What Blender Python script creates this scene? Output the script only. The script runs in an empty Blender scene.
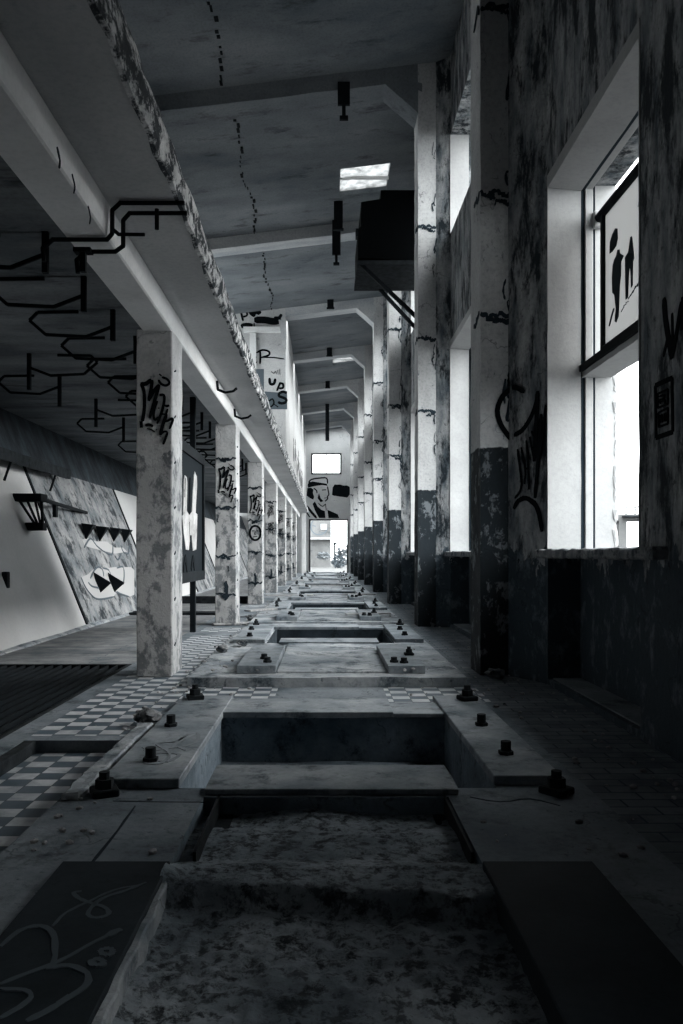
import bpy, bmesh, math, random
from mathutils import Vector, Matrix, noise
R = random.Random(7)
SC = bpy.context.scene
COL = SC.collection
FPX, VX, VY, CH = 800.0, 325.0, 554.0, 1.2

# ------------------------------------------------------------------ helpers
def ray(px, py, p0, n):
    """where the sight line through a photo pixel meets a real surface (point p0, normal n)"""
    o = Vector((0, 0, CH)); d = Vector(((px - VX) / FPX, 1, -(py - VY) / FPX))
    n = Vector(n); t = (Vector(p0) - o).dot(n) / d.dot(n)
    return o + d * t

def vertical(px, py, Y): return ray(px, py, (0, Y, 0), (0, 1, 0))

class MB:
    def __init__(s): s.bm = bmesh.new(); s.mi = 0
    def box(s, x0, x1, y0, y1, z0, z1, bev=0.0, M=None):
        ret = bmesh.ops.create_cube(s.bm, size=1.0); vs = ret['verts']
        T = Matrix.Translation(((x0+x1)/2, (y0+y1)/2, (z0+z1)/2)) @ Matrix.Diagonal((x1-x0, y1-y0, z1-z0, 1))
        if M is not None: T = M @ T
        bmesh.ops.transform(s.bm, matrix=T, verts=vs)
        for f in {f for v in vs for f in v.link_faces}: f.material_index = s.mi
        if bev > 0:
            es = list({e for v in vs for e in v.link_edges})
            bmesh.ops.bevel(s.bm, geom=es, offset=bev, segments=1, affect='EDGES', profile=.5)
        return s
    def cyl(s, p, q, r, n=10, r2=None):
        p, q = Vector(p), Vector(q); d = q - p
        ret = bmesh.ops.create_cone(s.bm, cap_ends=True, segments=n, radius1=r, radius2=r if r2 is None else r2, depth=d.length)
        T = Matrix.Translation((p+q)/2) @ d.to_track_quat('Z', 'Y').to_matrix().to_4x4()
        bmesh.ops.transform(s.bm, matrix=T, verts=ret['verts'])
        for f in {f for v in ret['verts'] for f in v.link_faces}: f.material_index = s.mi
        return s
    def tube(s, pts, r, n=8):
        pts = [Vector(p) for p in pts]
        for a, b in zip(pts, pts[1:]): s.cyl(a, b, r, n)
        for p in pts[1:-1]:
            ret = bmesh.ops.create_uvsphere(s.bm, u_segments=n, v_segments=6, radius=r)
            bmesh.ops.translate(s.bm, vec=p, verts=ret['verts'])
        return s
    def bar(s, p, q, w, h, up=(0, 0, 1)):
        """flat bar from p to q, w across, h along up"""
        p, q, up = Vector(p), Vector(q), Vector(up); d = (q-p).normalized()
        side = d.cross(up)
        if side.length < 1e-5: side = Vector((1, 0, 0))
        side.normalize(); u = side.cross(d).normalized()
        vs = [s.bm.verts.new(c + side*a*w/2 + u*b*h/2) for c in (p, q) for a, b in ((-1,-1),(1,-1),(1,1),(-1,1))]
        for idx in ((3,2,1,0),(4,5,6,7),(0,1,5,4),(1,2,6,5),(2,3,7,6),(3,0,4,7)):
            s.bm.faces.new([vs[i] for i in idx]).material_index = s.mi
        return s
    def prism(s, poly, a0, a1, axis='y'):
        """polygon in the plane across the axis, drawn out from a0 to a1"""
        def P(u, v, a): return {'y': (u, a, v), 'x': (a, u, v), 'z': (u, v, a)}[axis]
        A = [s.bm.verts.new(P(u, v, a0)) for u, v in poly]; B = [s.bm.verts.new(P(u, v, a1)) for u, v in poly]
        n = len(poly)
        fs = [s.bm.faces.new(A), s.bm.faces.new(B[::-1])]
        for i in range(n): fs.append(s.bm.faces.new((A[i], B[i], B[(i+1) % n], A[(i+1) % n])))
        for f in fs: f.material_index = s.mi
        return s
    def stroke(s, pts, w, nrm, t=.003, jit=0.0, taper=True):
        """one line of paint on a surface: a ribbon a few millimetres thick"""
        nrm = Vector(nrm).normalized(); pts = [Vector(p) for p in pts]
        if len(pts) > 2:
            out = []
            for i in range(len(pts)-1):
                p0 = pts[max(i-1, 0)]; p1 = pts[i]; p2 = pts[i+1]; p3 = pts[min(i+2, len(pts)-1)]
                for k in range(3):
                    u = k/3
                    out.append(.5*((2*p1) + (p2-p0)*u + (2*p0-5*p1+4*p2-p3)*u*u + (3*p1-p0-3*p2+p3)*u**3))
            pts = out + [pts[-1]]
        s.k = getattr(s, 'k', 0) + 1; t += .0003*s.k
        L, n = [], len(pts)
        for i, p in enumerate(pts):
            d = (pts[min(i+1, n-1)] - pts[max(i-1, 0)]).normalized(); sd = d.cross(nrm).normalized()
            k = w/2 * (1 + jit*R.uniform(-1, 1)); k2 = w/2*(1 + jit*R.uniform(-1, 1))
            if taper and (i == 0 or i == n-1): k *= .6; k2 *= .6
            L.append([s.bm.verts.new(p + sd*k + nrm*t), s.bm.verts.new(p - sd*k2 + nrm*t), s.bm.verts.new(p - sd*k2 - nrm*.002), s.bm.verts.new(p + sd*k - nrm*.002)])
        for a, b in zip(L, L[1:]):
            for j in range(4):
                s.bm.faces.new((a[j], a[(j+1) % 4], b[(j+1) % 4], b[j])).material_index = s.mi
        s.bm.faces.new(L[0][::-1]); s.bm.faces.new(L[-1])
        return s
    def blob(s, pts, nrm, t=.002):
        nrm = Vector(nrm).normalized()
        A = [s.bm.verts.new(Vector(p)+nrm*t) for p in pts]; B = [s.bm.verts.new(Vector(p)-nrm*.002) for p in pts]
        s.bm.faces.new(A); s.bm.faces.new(B[::-1]); n = len(A)
        for i in range(n): s.bm.faces.new((A[i], B[i], B[(i+1) % n], A[(i+1) % n]))
        return s
    def rough(s, cut=.15, amp=.01, sc=6.0):
        """chip the edges and faces: cut up finely, then push by noise"""
        for _ in range(6):
            es = [e for e in s.bm.edges if e.calc_length() > cut]
            if not es: break
            bmesh.ops.subdivide_edges(s.bm, edges=es, cuts=1, use_grid_fill=True)
        bmesh.ops.triangulate(s.bm, faces=[f for f in s.bm.faces if len(f.verts) > 4])
        for v in s.bm.verts:
            v.co += noise.noise_vector(v.co*sc)*amp
        return s
    def build(s, name, mats, parent=None, smooth=False):
        bmesh.ops.recalc_face_normals(s.bm, faces=s.bm.faces)
        me = bpy.data.meshes.new(name); s.bm.to_mesh(me); s.bm.free()
        for m in (mats if isinstance(mats, (list, tuple)) else [mats]): me.materials.append(m)
        if smooth:
            for p in me.polygons: p.use_smooth = True
        o = bpy.data.objects.new(name, me); COL.objects.link(o)
        if parent is not None:
            o.parent = parent
            o.matrix_parent_inverse = Matrix.Translation(-parent_loc(parent))
        return o

def parent_loc(p):
    v = Vector((0, 0, 0))
    while p is not None: v += p.location; p = p.parent if not p.parent else None
    return v

def box(*a, **k): return MB().box(*a, **k)

def tag(o, label=None, cat=None, group=None, kind=None):
    if label: o['label'] = label
    if cat: o['category'] = cat
    if group: o['group'] = group
    if kind: o['kind'] = kind
    return o

def thing(name, label, cat, loc=(0, 0, 0), group=None):
    o = bpy.data.objects.new(name, None); COL.objects.link(o); o.location = loc; o.empty_display_size = .1
    return tag(o, label, cat, group, 'thing')

def struct(o): o['kind'] = 'structure'; return o

ORD = 'first second third fourth fifth sixth seventh eighth ninth tenth eleventh twelfth thirteenth fourteenth fifteenth sixteenth seventeenth eighteenth nineteenth twentieth'.split()

def slab_with_holes(us, vs, hole, t0, t1, fn, M=None):
    """a wall or slab over the u, v cells, solid from t0 to t1, left open where hole(u, v)"""
    mb = M or MB(); bm = mb.bm; cache = {}
    def V(i, j, k):
        key = (i, j, k)
        if key not in cache: cache[key] = bm.verts.new(fn(us[i], vs[j], t1 if k else t0))
        return cache[key]
    nu, nv = len(us)-1, len(vs)-1
    sol = [[not hole((us[i]+us[i+1])/2, (vs[j]+vs[j+1])/2) for j in range(nv)] for i in range(nu)]
    S = lambda i, j: 0 <= i < nu and 0 <= j < nv and sol[i][j]
    for i in range(nu):
        for j in range(nv):
            if not sol[i][j]: continue
            for k in (0, 1):
                bm.faces.new((V(i,j,k), V(i+1,j,k), V(i+1,j+1,k), V(i,j+1,k))).material_index = mb.mi
            for (a, b, ni, nj) in (((i,j),(i+1,j),i,j-1), ((i+1,j),(i+1,j+1),i+1,j), ((i+1,j+1),(i,j+1),i,j+1), ((i,j+1),(i,j),i-1,j)):
                if not S(ni, nj):
                    bm.faces.new((V(*a,0), V(*b,0), V(*b,1), V(*a,1))).material_index = mb.mi
    return mb

# ------------------------------------------------------------------ materials
class NT:
    def __init__(s, name):
        s.m = bpy.data.materials.new(name); s.m.use_nodes = True; s.t = s.m.node_tree; s.n = s.t.nodes; s.l = s.t.links
        s.b = s.n['Principled BSDF']; s.b.inputs['Specular IOR Level'].default_value = .25
        s.pos = s.n.new('ShaderNodeNewGeometry').outputs['Position']
    def map(s, sc, off=(0, 0, 0)):
        m = s.n.new('ShaderNodeMapping'); m.inputs['Scale'].default_value = sc; m.inputs['Location'].default_value = off
        s.l.new(s.pos, m.inputs['Vector']); return m.outputs[0]
    def noise(s, sc, scale=1.0, detail=8, rough=.6, off=(0, 0, 0), dist=0.0):
        n = s.n.new('ShaderNodeTexNoise'); n.inputs['Scale'].default_value = scale; n.inputs['Detail'].default_value = detail
        n.inputs['Roughness'].default_value = rough; n.inputs['Distortion'].default_value = dist
        s.l.new(s.map(sc, off), n.inputs['Vector']); return n.outputs['Fac']
    def ramp(s, f, a, b, ca=(0, 0, 0), cb=(1, 1, 1)):
        r = s.n.new('ShaderNodeValToRGB'); e = r.color_ramp.elements
        e[0].position = a; e[1].position = b; e[0].color = (*ca, 1); e[1].color = (*cb, 1)
        s.l.new(f, r.inputs[0]); return r.outputs[0]
    def mix(s, f, a, b):
        m = s.n.new('ShaderNodeMix'); m.data_type = 'RGBA'
        for sock, v in ((m.inputs[0], f), (m.inputs[6], a), (m.inputs[7], b)):
            if hasattr(v, 'is_linked'): s.l.new(v, sock)
            elif isinstance(v, (int, float)): sock.default_value = v
            else: sock.default_value = (*v, 1)
        return m.outputs[2]
    def math(s, op, a, b=0.0, c=None):
        m = s.n.new('ShaderNodeMath'); m.operation = op
        for sock, v in zip(m.inputs, (a, b, c)):
            if v is None: continue
            if hasattr(v, 'is_linked'): s.l.new(v, sock)
            else: sock.default_value = v
        return m.outputs[0]
    def sep(s, i):
        x = s.n.new('ShaderNodeSeparateXYZ'); s.l.new(s.pos, x.inputs[0]); return x.outputs[i]
    def done(s, col, rough=.85, bump=None, dist=.01, strength=.6, metal=0.0):
        if hasattr(col, 'is_linked'): s.l.new(col, s.b.inputs['Base Color'])
        else: s.b.inputs['Base Color'].default_value = (*col, 1)
        if hasattr(rough, 'is_linked'): s.l.new(rough, s.b.inputs['Roughness'])
        else: s.b.inputs['Roughness'].default_value = rough
        s.b.inputs['Metallic'].default_value = metal
        if bump is not None:
            bp = s.n.new('ShaderNodeBump'); bp.inputs['Distance'].default_value = dist; bp.inputs['Strength'].default_value = strength
            s.l.new(bump, bp.inputs['Height']); s.l.new(bp.outputs[0], s.b.inputs['Normal'])
        return s.m

def g(v, b=0.0):  # b puts the blue cast of shadow into the dark colours
    """grey of value v, tipped to blue by b"""
    return (v*(1-.30*b), v, v*(1+.26*b))

def aged(name, c1, c2, spot, sc=(1, 1, 1), scale=1.5, spots=(.56, .64), spot_sc=(4, 4, 4), dado=None, crack=True, bump=.012, rough=.88, grain=.35, speck=None, spec=.25):
    t = NT(name)
    t.b.inputs['Specular IOR Level'].default_value = spec
    base = t.mix(t.ramp(t.noise(sc, scale, 6, .6), .35, .68), c1, c2)
    fine = t.noise((26, 26, 26), 1, 5, .7, (3, 1, 2))
    base = t.mix(t.math('MULTIPLY', t.ramp(fine, .45, .75), grain), base, spot)
    sp = t.noise(spot_sc, 1, 10, .74, (9, 4, 1), .12)
    col = t.mix(t.ramp(sp, *spots), base, spot)
    if speck:
        s2 = t.noise((17, 17, 12), 1, 9, .75, (1, 8, 3), .1)
        spk = t.math('MULTIPLY', t.ramp(s2, speck-.02, speck+.05), .75)
    h = t.math('ADD', t.math('MULTIPLY', sp, -.8), t.math('MULTIPLY', fine, .5))
    if dado:
        z, dc, dlight, amp, *th = dado; th = th or (.54, .58)
        zz = t.math('ADD', t.sep(2), t.math('MULTIPLY', t.math('SUBTRACT', t.noise((5, 5, 3), 1, 6, .65), .5), amp))
        peel = t.ramp(t.noise((5.5, 5.5, 3.8), 1, 10, .72, (5, 5, 5), .2), *th)
        low = t.mix(t.math('MULTIPLY', peel, .8), t.mix(fine, dc, tuple(x*1.5 for x in dc)), dlight)
        col = t.mix(t.ramp(t.math('SUBTRACT', zz, z), -.0, .012), low, col)
    if speck: col = t.mix(spk, col, spot)
    if crack:
        v = t.n.new('ShaderNodeTexVoronoi'); v.feature = 'DISTANCE_TO_EDGE'; v.inputs['Scale'].default_value = 1.3
        dn = t.n.new('ShaderNodeTexNoise'); dn.inputs['Scale'].default_value = 3; dn.inputs['Detail'].default_value = 5; t.l.new(t.pos, dn.inputs['Vector'])
        va = t.n.new('ShaderNodeVectorMath'); va.operation = 'MULTIPLY_ADD'; t.l.new(dn.outputs['Color'], va.inputs[0]); va.inputs[1].default_value = (.7, .7, .7); t.l.new(t.map((1, 1, .8)), va.inputs[2])
        t.l.new(va.outputs[0], v.inputs['Vector'])
        cm = t.math('MULTIPLY', t.ramp(v.outputs['Distance'], .003, .012, (1, 1, 1), (0, 0, 0)), t.ramp(t.noise((2, 2, 2), 1, 3), .5, .6))
        col = t.mix(t.math('MULTIPLY', cm, .55), col, tuple(x*.5 for x in spot))
    return t.done(col, rough, h, bump)

m = {}
def flat(name, c, rough=.95):
    t = NT(name); t.b.inputs['Specular IOR Level'].default_value = .05
    return t.done(c, rough)
m['column'] = aged('column plaster', g(.42), g(.60), g(.08, 1), scale=2, spots=(.62, .72), spot_sc=(7, 7, 5), dado=(2.12, g(.13, .2), g(.42), .7, .45, .52), bump=.02, speck=.62)
m['pier'] = aged('pier plaster', g(.32), g(.48), g(.05, 1), sc=(1, 1, .5), scale=1.6, spots=(.60, .70), spot_sc=(5, 5, 3), dado=(2.25, g(.011, 1), g(.15, .3), .10, .55, .60), speck=.64)
m['wall'] = aged('streaked peeling plaster', g(.10, .6), g(.42), g(.018, 1), sc=(3, 3, .9), scale=1.8, spots=(.48, .58), spot_sc=(4.5, 4.5, 1.6), dado=(1.15, g(.035, 1), g(.15, .5), 1.2, .52, .64), bump=.03, speck=.60)  # wall colour drops darker below the window sills
m['reveal'] = aged('pale window plaster', g(.33), g(.41), g(.12, .5), scale=1.2, crack=False, spots=(.68, .80), spot_sc=(5, 5, 4), bump=.006, grain=.2)
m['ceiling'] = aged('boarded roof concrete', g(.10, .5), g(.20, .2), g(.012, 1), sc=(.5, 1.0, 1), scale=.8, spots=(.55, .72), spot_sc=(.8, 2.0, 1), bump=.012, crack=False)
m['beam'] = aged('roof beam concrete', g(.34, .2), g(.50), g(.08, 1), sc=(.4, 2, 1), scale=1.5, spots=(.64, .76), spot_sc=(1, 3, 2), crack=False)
m['slab'] = aged('slab soffit concrete', g(.40), g(.52), g(.12, 1), scale=.9, spots=(.64, .80), spot_sc=(1.6, 1.6, 1.6), bump=.008, grain=.25, crack=False)
m['soffit'] = aged('shade-darkened gallery soffit', g(.08, .5), g(.20, .2), g(.02, 1), sc=(.7, 2, 1), scale=1, spots=(.54, .68), spot_sc=(1.0, 3, 1.6), bump=.01, crack=False)
m['edgebeam'] = aged('painted edge beam', g(.56), g(.70), g(.2, .6), scale=1, spots=(.68, .8), bump=.006, grain=.2, crack=False)
m['lip'] = aged('broken slab edge', g(.45), g(.75), g(.02, 1), sc=(3, 2, 5), scale=2, spots=(.44, .52), spot_sc=(7, 5, 9), bump=.03, crack=False)
m['floor'] = aged('dirty floor screed', g(.10, .7), g(.27, .3), g(.035, 1), scale=1.1, spots=(.54, .68), spot_sc=(2.4, 2.4, 2.4), bump=.015, speck=.60)
m['base'] = aged('foundation concrete', g(.18, .5), g(.46, .1), g(.05, 1), scale=1.8, spots=(.51, .64), spot_sc=(3.4, 3.4, 3.4), bump=.015, speck=.61)
m['plate'] = aged('rusty steel plate', g(.14, .6), g(.34, .2), g(.045, 1), scale=2.2, spots=(.52, .66), spot_sc=(4, 4, 4), bump=.006, rough=.6, crack=False, speck=.63)
m['darkplate'] = aged('dark steel plate', g(.014, 1), g(.030, 1), g(.008, 1), scale=2.2, spec=.1, spots=(.60, .74), bump=.003, rough=.75, crack=False)
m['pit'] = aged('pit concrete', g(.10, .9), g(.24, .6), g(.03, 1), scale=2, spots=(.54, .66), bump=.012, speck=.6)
m['grit'] = aged('gritty rubble bed', g(.13, .6), g(.34, .3), g(.02, .8), scale=2.5, spots=(.52, .60), spot_sc=(9, 9, 9), bump=.02, crack=False, speck=.53)
m['smooth'] = aged('smooth pale panel', g(.42), g(.52), g(.20, .4), sc=(1, .6, .4), scale=1, spots=(.66, .85), spot_sc=(2, 2, .7), dado=None, bump=.003, grain=.14, crack=False)
m['rough'] = aged('stained rough panel', g(.13, .4), g(.33), g(.02, 1), sc=(1.6, 1.6, 1.2), scale=1.4, spots=(.49, .60), spot_sc=(3.2, 3.2, 2.6), bump=.02, speck=.62)
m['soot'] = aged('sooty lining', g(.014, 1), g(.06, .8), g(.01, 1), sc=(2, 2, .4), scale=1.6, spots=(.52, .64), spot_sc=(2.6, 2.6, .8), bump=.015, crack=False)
m['steel'] = aged('blackened steel', g(.005, 1), g(.010, 1), g(.003, 1), scale=6, bump=.002, rough=.8, spec=.08, crack=False)
m['rust'] = aged('rusted iron', g(.010, .8), g(.028, .5), g(.006, 1), scale=9, bump=.006, rough=.85, spec=.1, crack=False)
m['stone'] = aged('broken concrete lump', g(.22), g(.4), g(.06, 1), scale=6, bump=.02)
m['tar'] = flat('tarred black sheet steel', g(.0022, 1))
m['lining'] = aged('shade-dark pit lining', g(.02, 1), g(.05, .8), g(.008, 1), scale=3, spec=.1, crack=False)
m['rubble'] = aged('dirty concrete rubble', g(.10, .4), g(.26), g(.03, 1), scale=9, spots=(.5, .6), spot_sc=(9, 9, 9), bump=.02)
m['sill'] = aged('worn sill', g(.10, .5), g(.30), g(.03, 1), scale=6, spots=(.5, .6), spot_sc=(8, 8, 8), bump=.02)
m['wood'] = aged('weathered board', g(.22), g(.45), g(.08, .6), sc=(.6, 9, 6), scale=2, bump=.006, crack=False)
m['render'] = aged('grey outdoor render', g(.09), g(.15), g(.04, .4), scale=.6, spots=(.56, .7), spot_sc=(1.2, 1.2, 1.2), bump=.01, crack=False)
m['black'] = flat('black spray paint', g(.005, 1))
m['chalk'] = flat('faded pale spray paint', g(.22, .3))
m['chalkdark'] = flat('nearly worn off spray paint', g(.075, .6))
m['board'] = flat('dark printed board', g(.012, .8))
m['boardpale'] = aged('pale print', g(.2), g(.38), g(.06), scale=3, crack=False)
m['white'] = flat('white spray paint', g(.36))
m['grey'] = flat('grey spray paint', g(.10, .6))
m['printink'] = flat('print ink', g(.03, .8))
m['joint'] = flat('dark joint', g(.03, 1))
m['ground'] = aged('outdoor gravel', g(.05), g(.08), g(.03), scale=2, bump=.02, crack=False)

def tiles():
    t = NT('checkered floor tiles'); c = t.n.new('ShaderNodeTexChecker'); c.inputs['Scale'].default_value = 1.0
    t.l.new(t.map((1/.148, 1/.130, 0), (.2, .07, .5)), c.inputs['Vector'])
    c.inputs['Color1'].default_value = (*g(.50, .1), 1); c.inputs['Color2'].default_value = (*g(.085, 1), 1)
    dirt = t.noise((4, 4, 4), 1, 9, .68, (2, 7, 0))
    col = t.mix(t.math('MULTIPLY', t.ramp(dirt, .45, .72), .75), c.outputs['Color'], g(.13, .5))
    br = t.n.new('ShaderNodeTexBrick'); br.offset = 0; br.inputs['Scale'].default_value = 1
    br.inputs['Brick Width'].default_value = .148; br.inputs['Row Height'].default_value = .130; br.inputs['Mortar Size'].default_value = .003
    t.l.new(t.map((1, 1, 1), (.2*.148, .07*.130, 0)), br.inputs['Vector'])
    col = t.mix(br.outputs['Fac'], col, g(.06, .6))
    return t.done(col, .55, dirt, .004)
m['tile'] = tiles()
def bricks(name, bw, rh, c1, c2, mort, swap=False):
    t = NT(name); br = t.n.new('ShaderNodeTexBrick'); br.inputs['Scale'].default_value = 1
    br.inputs['Brick Width'].default_value = bw; br.inputs['Row Height'].default_value = rh; br.inputs['Mortar Size'].default_value = .006
    br.inputs['Color1'].default_value = (*c1, 1); br.inputs['Color2'].default_value = (*c2, 1); br.inputs['Mortar'].default_value = (*mort, 1)
    mp = t.map((1, 1, 1))
    if swap:
        mp.node.inputs['Rotation'].default_value = (0, 0, math.pi/2)
    t.l.new(mp, br.inputs['Vector'])
    d = t.noise((3, 3, 3), 1, 9, .7)
    col = t.mix(t.math('MULTIPLY', t.ramp(d, .42, .66), .8), br.outputs['Color'], g(.06, 1))
    return t.done(col, .8, t.math('ADD', t.math('MULTIPLY', br.outputs['Fac'], -1.0), d), .008)
m['brick'] = bricks('brick paving', .24, .115, g(.20, .3), g(.13, .5), g(.05, 1))
m['plank'] = bricks('plank floor', 2.6, .16, g(.25), g(.18, .2), g(.08, 1))

# ------------------------------------------------------------------ layout
PIER = [7.9, 13.2, 19.2, 25.2, 31.0, 36.9, 42.6, 48.2]
CLM = [7.8 + 5.62*k for k in range(7)]
XW = 2.05                                   # right wall face
WIN = [(5.2, 7.36)] + [(p - (4.2 if i else 3.9), p - .12) for i, p in enumerate(PIER[1:])]  # far windows widened out of sight behind the piers to admit more light
UNIT = [1.35 + 5.85*k for k in range(8)]    # front of every machine foundation
SILL, HEAD = 1.24, 4.58
YEND, YBACK = 51.0, -3.5
zroof = lambda x: 9.10 + .12*x

# ------------------------------------------------------------------ floor
def floor():
    xs = sorted({-3.92, -2.1, -1.94, -1.3, -1.24, -.98, -.76, -.6, -.42, .52, .61, .88, 1.0, 1.28, 1.35, XW+.05, XW+.32})
    ys = {YBACK, 3.0, 3.95, 5.15, 8.73, 5.28, 7.75, YEND+.3}
    for u in UNIT: ys |= {u, u + 2.75, u + 4.55, u + 5.12}
    for a, b in WIN: ys |= {a, b}
    ys = sorted(ys)
    def cell(x, y):
        """height and material of the floor at x, y"""
        if x > XW+.05:
            return (.06, 0) if any(a < y < b for a, b in WIN) else (-.01, 0)
        for u in UNIT:
            if -.76 < x < .88 and u+2.75 < y < u+4.55: return (-.36, 3)
        if y < 3.95 and -.6 < x < .61: return (-.2, 3)
        if -1.94 < x < -1.3 and 3.0 < y < 5.15: return (-.08, 1)
        if x < -2.1: return (-.22, 3) if y < 8.73 else (0, 2)
        if x > 1.35: return (0, 4)
        if -1.94 < x < -1.24 and 5.28 < y < 7.75: return (0, 1)
        if -1.94 < x < -1.24 and 7.75 < y < 12: return (0, 1)
        if any(u+5.12 < y < u+5.85 for u in UNIT) and x > -1.94: return (0, 1 if abs(x-.06) > .5 else 0)
        return (0, 0)
    mb = MB(); bm = mb.bm
    nx, ny = len(xs)-1, len(ys)-1
    C = [[cell((xs[i]+xs[i+1])/2, (ys[j]+ys[j+1])/2) for j in range(ny)] for i in range(nx)]
    def quad(p, mi): bm.faces.new([bm.verts.new(q) for q in p]).material_index = mi
    for i in range(nx):
        for j in range(ny):
            h, mi = C[i][j]; x0, x1, y0, y1 = xs[i], xs[i+1], ys[j], ys[j+1]
            quad(((x0,y0,h),(x1,y0,h),(x1,y1,h),(x0,y1,h)), mi)
            if i+1 < nx and abs(C[i+1][j][0]-h) > 1e-4:
                k = C[i+1][j][0]; quad(((x1,y0,h),(x1,y1,h),(x1,y1,k),(x1,y0,k)), 3 if min(h,k) < -.1 else 0)
            if j+1 < ny and abs(C[i][j+1][0]-h) > 1e-4:
                k = C[i][j+1][0]; quad(((x0,y1,h),(x0,y1,k),(x1,y1,k),(x1,y1,h)), 3 if min(h,k) < -.1 else 0)
    bmesh.ops.remove_doubles(bm, verts=bm.verts, dist=1e-4)
    me = bpy.data.meshes.new('floor')
    bmesh.ops.recalc_face_normals(bm, faces=bm.faces)
    # keep walking surfaces facing up
    for f in bm.faces:
        if abs(f.normal.z) > .5 and f.normal.z < 0: f.normal_flip()
    bm.to_mesh(me); bm.free()
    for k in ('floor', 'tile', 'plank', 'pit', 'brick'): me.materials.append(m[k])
    o = bpy.data.objects.new('floor', me); COL.objects.link(o)
    return struct(o)
floor()

# rough gravel bed between the two nearest plates, with a torn ledge of screed
def bed():
    mb = MB(); bm = mb.bm; nx, ny = 90, 150; x0, x1, y0, y1 = -.6, .61, .8, 3.95
    V = {}
    for i in range(nx+1):
        for j in range(ny+1):
            x = x0 + (x1-x0)*i/nx; y = y0 + (y1-y0)*j/ny
            edge = 2.84 + .10*noise.noise((x*3, 4.1, 0)) + .05*noise.noise((x*11, 1.7, 0)) - .06*x
            s = max(0, min(1, (y-edge)/.05))
            z = -.075 + .068*s + (.006 + .008*(1-s))*noise.fractal((x*16, y*16, 2), .7, 2.0, 5) + .012*noise.noise((x*1.7, y*1.7, 5))
            z += max(0, min(1, (3.12-y)/.12))*(.045*math.exp(-(x+.6)/.05) + .02*math.exp(-(.61-x)/.04))
            if y > 3.1: z -= .06*min(1, (y-3.1)/.2)*(1 + .7*noise.noise((x*2.2, y*2.2, 8)))
            V[i, j] = bm.verts.new((x, y, z))
    for i in range(nx):
        for j in range(ny): bm.faces.new((V[i,j], V[i+1,j], V[i+1,j+1], V[i,j+1]))
    o = mb.build('gravel_bed', m['grit'], smooth=True)
    tag(o, 'dark gritty rubble filling the trench between the two nearest steel plates', 'gravel', kind='stuff')
bed()

# ------------------------------------------------------------------ walls
ysb = sorted({YBACK, YEND} | {v for w in WIN for v in w})
zsb = [-.02, .05, 1.17, HEAD, 6.43, 8.05, 9.6]
def wall_right():
    us = sorted(ysb + [.55, 1.1])  # includes a small unseen opening added beside the camera to light the foreground
    inw = lambda y: any(a < y < b for a, b in WIN)
    inner = slab_with_holes(us, zsb, lambda y, z: (inw(y) or (.55 < y < 1.1 and z > 1.17)) and (.05 < z < HEAD or (6.43 < z < 8.05 and y > 8)), XW, XW+.3, lambda u, v, t: (t, u, v))
    slab_with_holes(us, zsb, lambda y, z: (inw(y) or .55 < y < 1.1) and (1.17 < z < HEAD or (6.43 < z < 8.05 and y > 8)), XW+.3, XW+.62, lambda u, v, t: (t, u, v), inner)
    return struct(inner.build('wall_right', m['wall']))
WR = wall_right()

def end_wall():
    us = [-5.6, -1.02, -.88, 1.05, 1.47, XW+.3]; vs = [-.02, 3.37, 6.28, 7.62, 9.6]
    hole = lambda x, z: (-1.02 < x < 1.47 and z < 3.37) or (-.88 < x < 1.05 and 6.28 < z < 7.62)
    return struct(slab_with_holes(us, vs, hole, YEND, YEND+.3, lambda u, v, t: (u, t, v)).build('wall_end', m['pier2']))
m['pier2'] = aged('end wall plaster', g(.40), g(.50), g(.12, 1), scale=.8, spots=(.68, .78), spot_sc=(1.5, 1.5, 1.5), bump=.01)
WE = end_wall()
struct(box(-5.6, XW+.6, YBACK-.2, YBACK, -.3, 9.6).build('wall_back', m['wall']))

# left: a leaning lining that rises from the gallery floor to the slab
XL0, XL1, ZL = -3.9, -5.35, 3.62
wl = lambda z: XL0 + (XL1-XL0)*z/ZL
NL = Vector((ZL, 0, XL1-XL0)).normalized() * 1.0
NL = Vector((ZL, 0, XL0-XL1)).normalized()
LB = [YBACK, 13.15, 18.8, 24.6, 30.2, 35.8, 41.4, YEND]
for i, (a, b) in enumerate(zip(LB, LB[1:])):
    mb = MB(); zc = 2.72
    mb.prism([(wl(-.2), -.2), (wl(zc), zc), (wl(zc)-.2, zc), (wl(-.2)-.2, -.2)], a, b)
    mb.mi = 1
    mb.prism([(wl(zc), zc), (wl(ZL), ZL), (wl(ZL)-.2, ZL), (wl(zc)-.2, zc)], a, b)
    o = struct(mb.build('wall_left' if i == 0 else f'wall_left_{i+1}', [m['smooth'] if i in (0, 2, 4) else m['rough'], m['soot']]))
    if i == 0: WL = o
    if i == 1: WL2 = o
for i, y in enumerate(LB[1:-1]):
    mb = MB().prism([(wl(0)+.02, 0), (wl(2.72)+.02, 2.72), (wl(2.72)-.02, 2.72), (wl(0)-.02, 0)], y-.045, y+.045)
    struct(mb.build(f'trim_{i+1}', m['steel']))
# foot of the leaning wall
struct(MB().prism([(XL0-.02, -.02), (XL0+.09, -.02), (XL0+.05, .02), (XL0-.01, .04)], 1.0, YEND).rough(.5, .02, 2).build('baseboard_left', m['base']))

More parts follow.
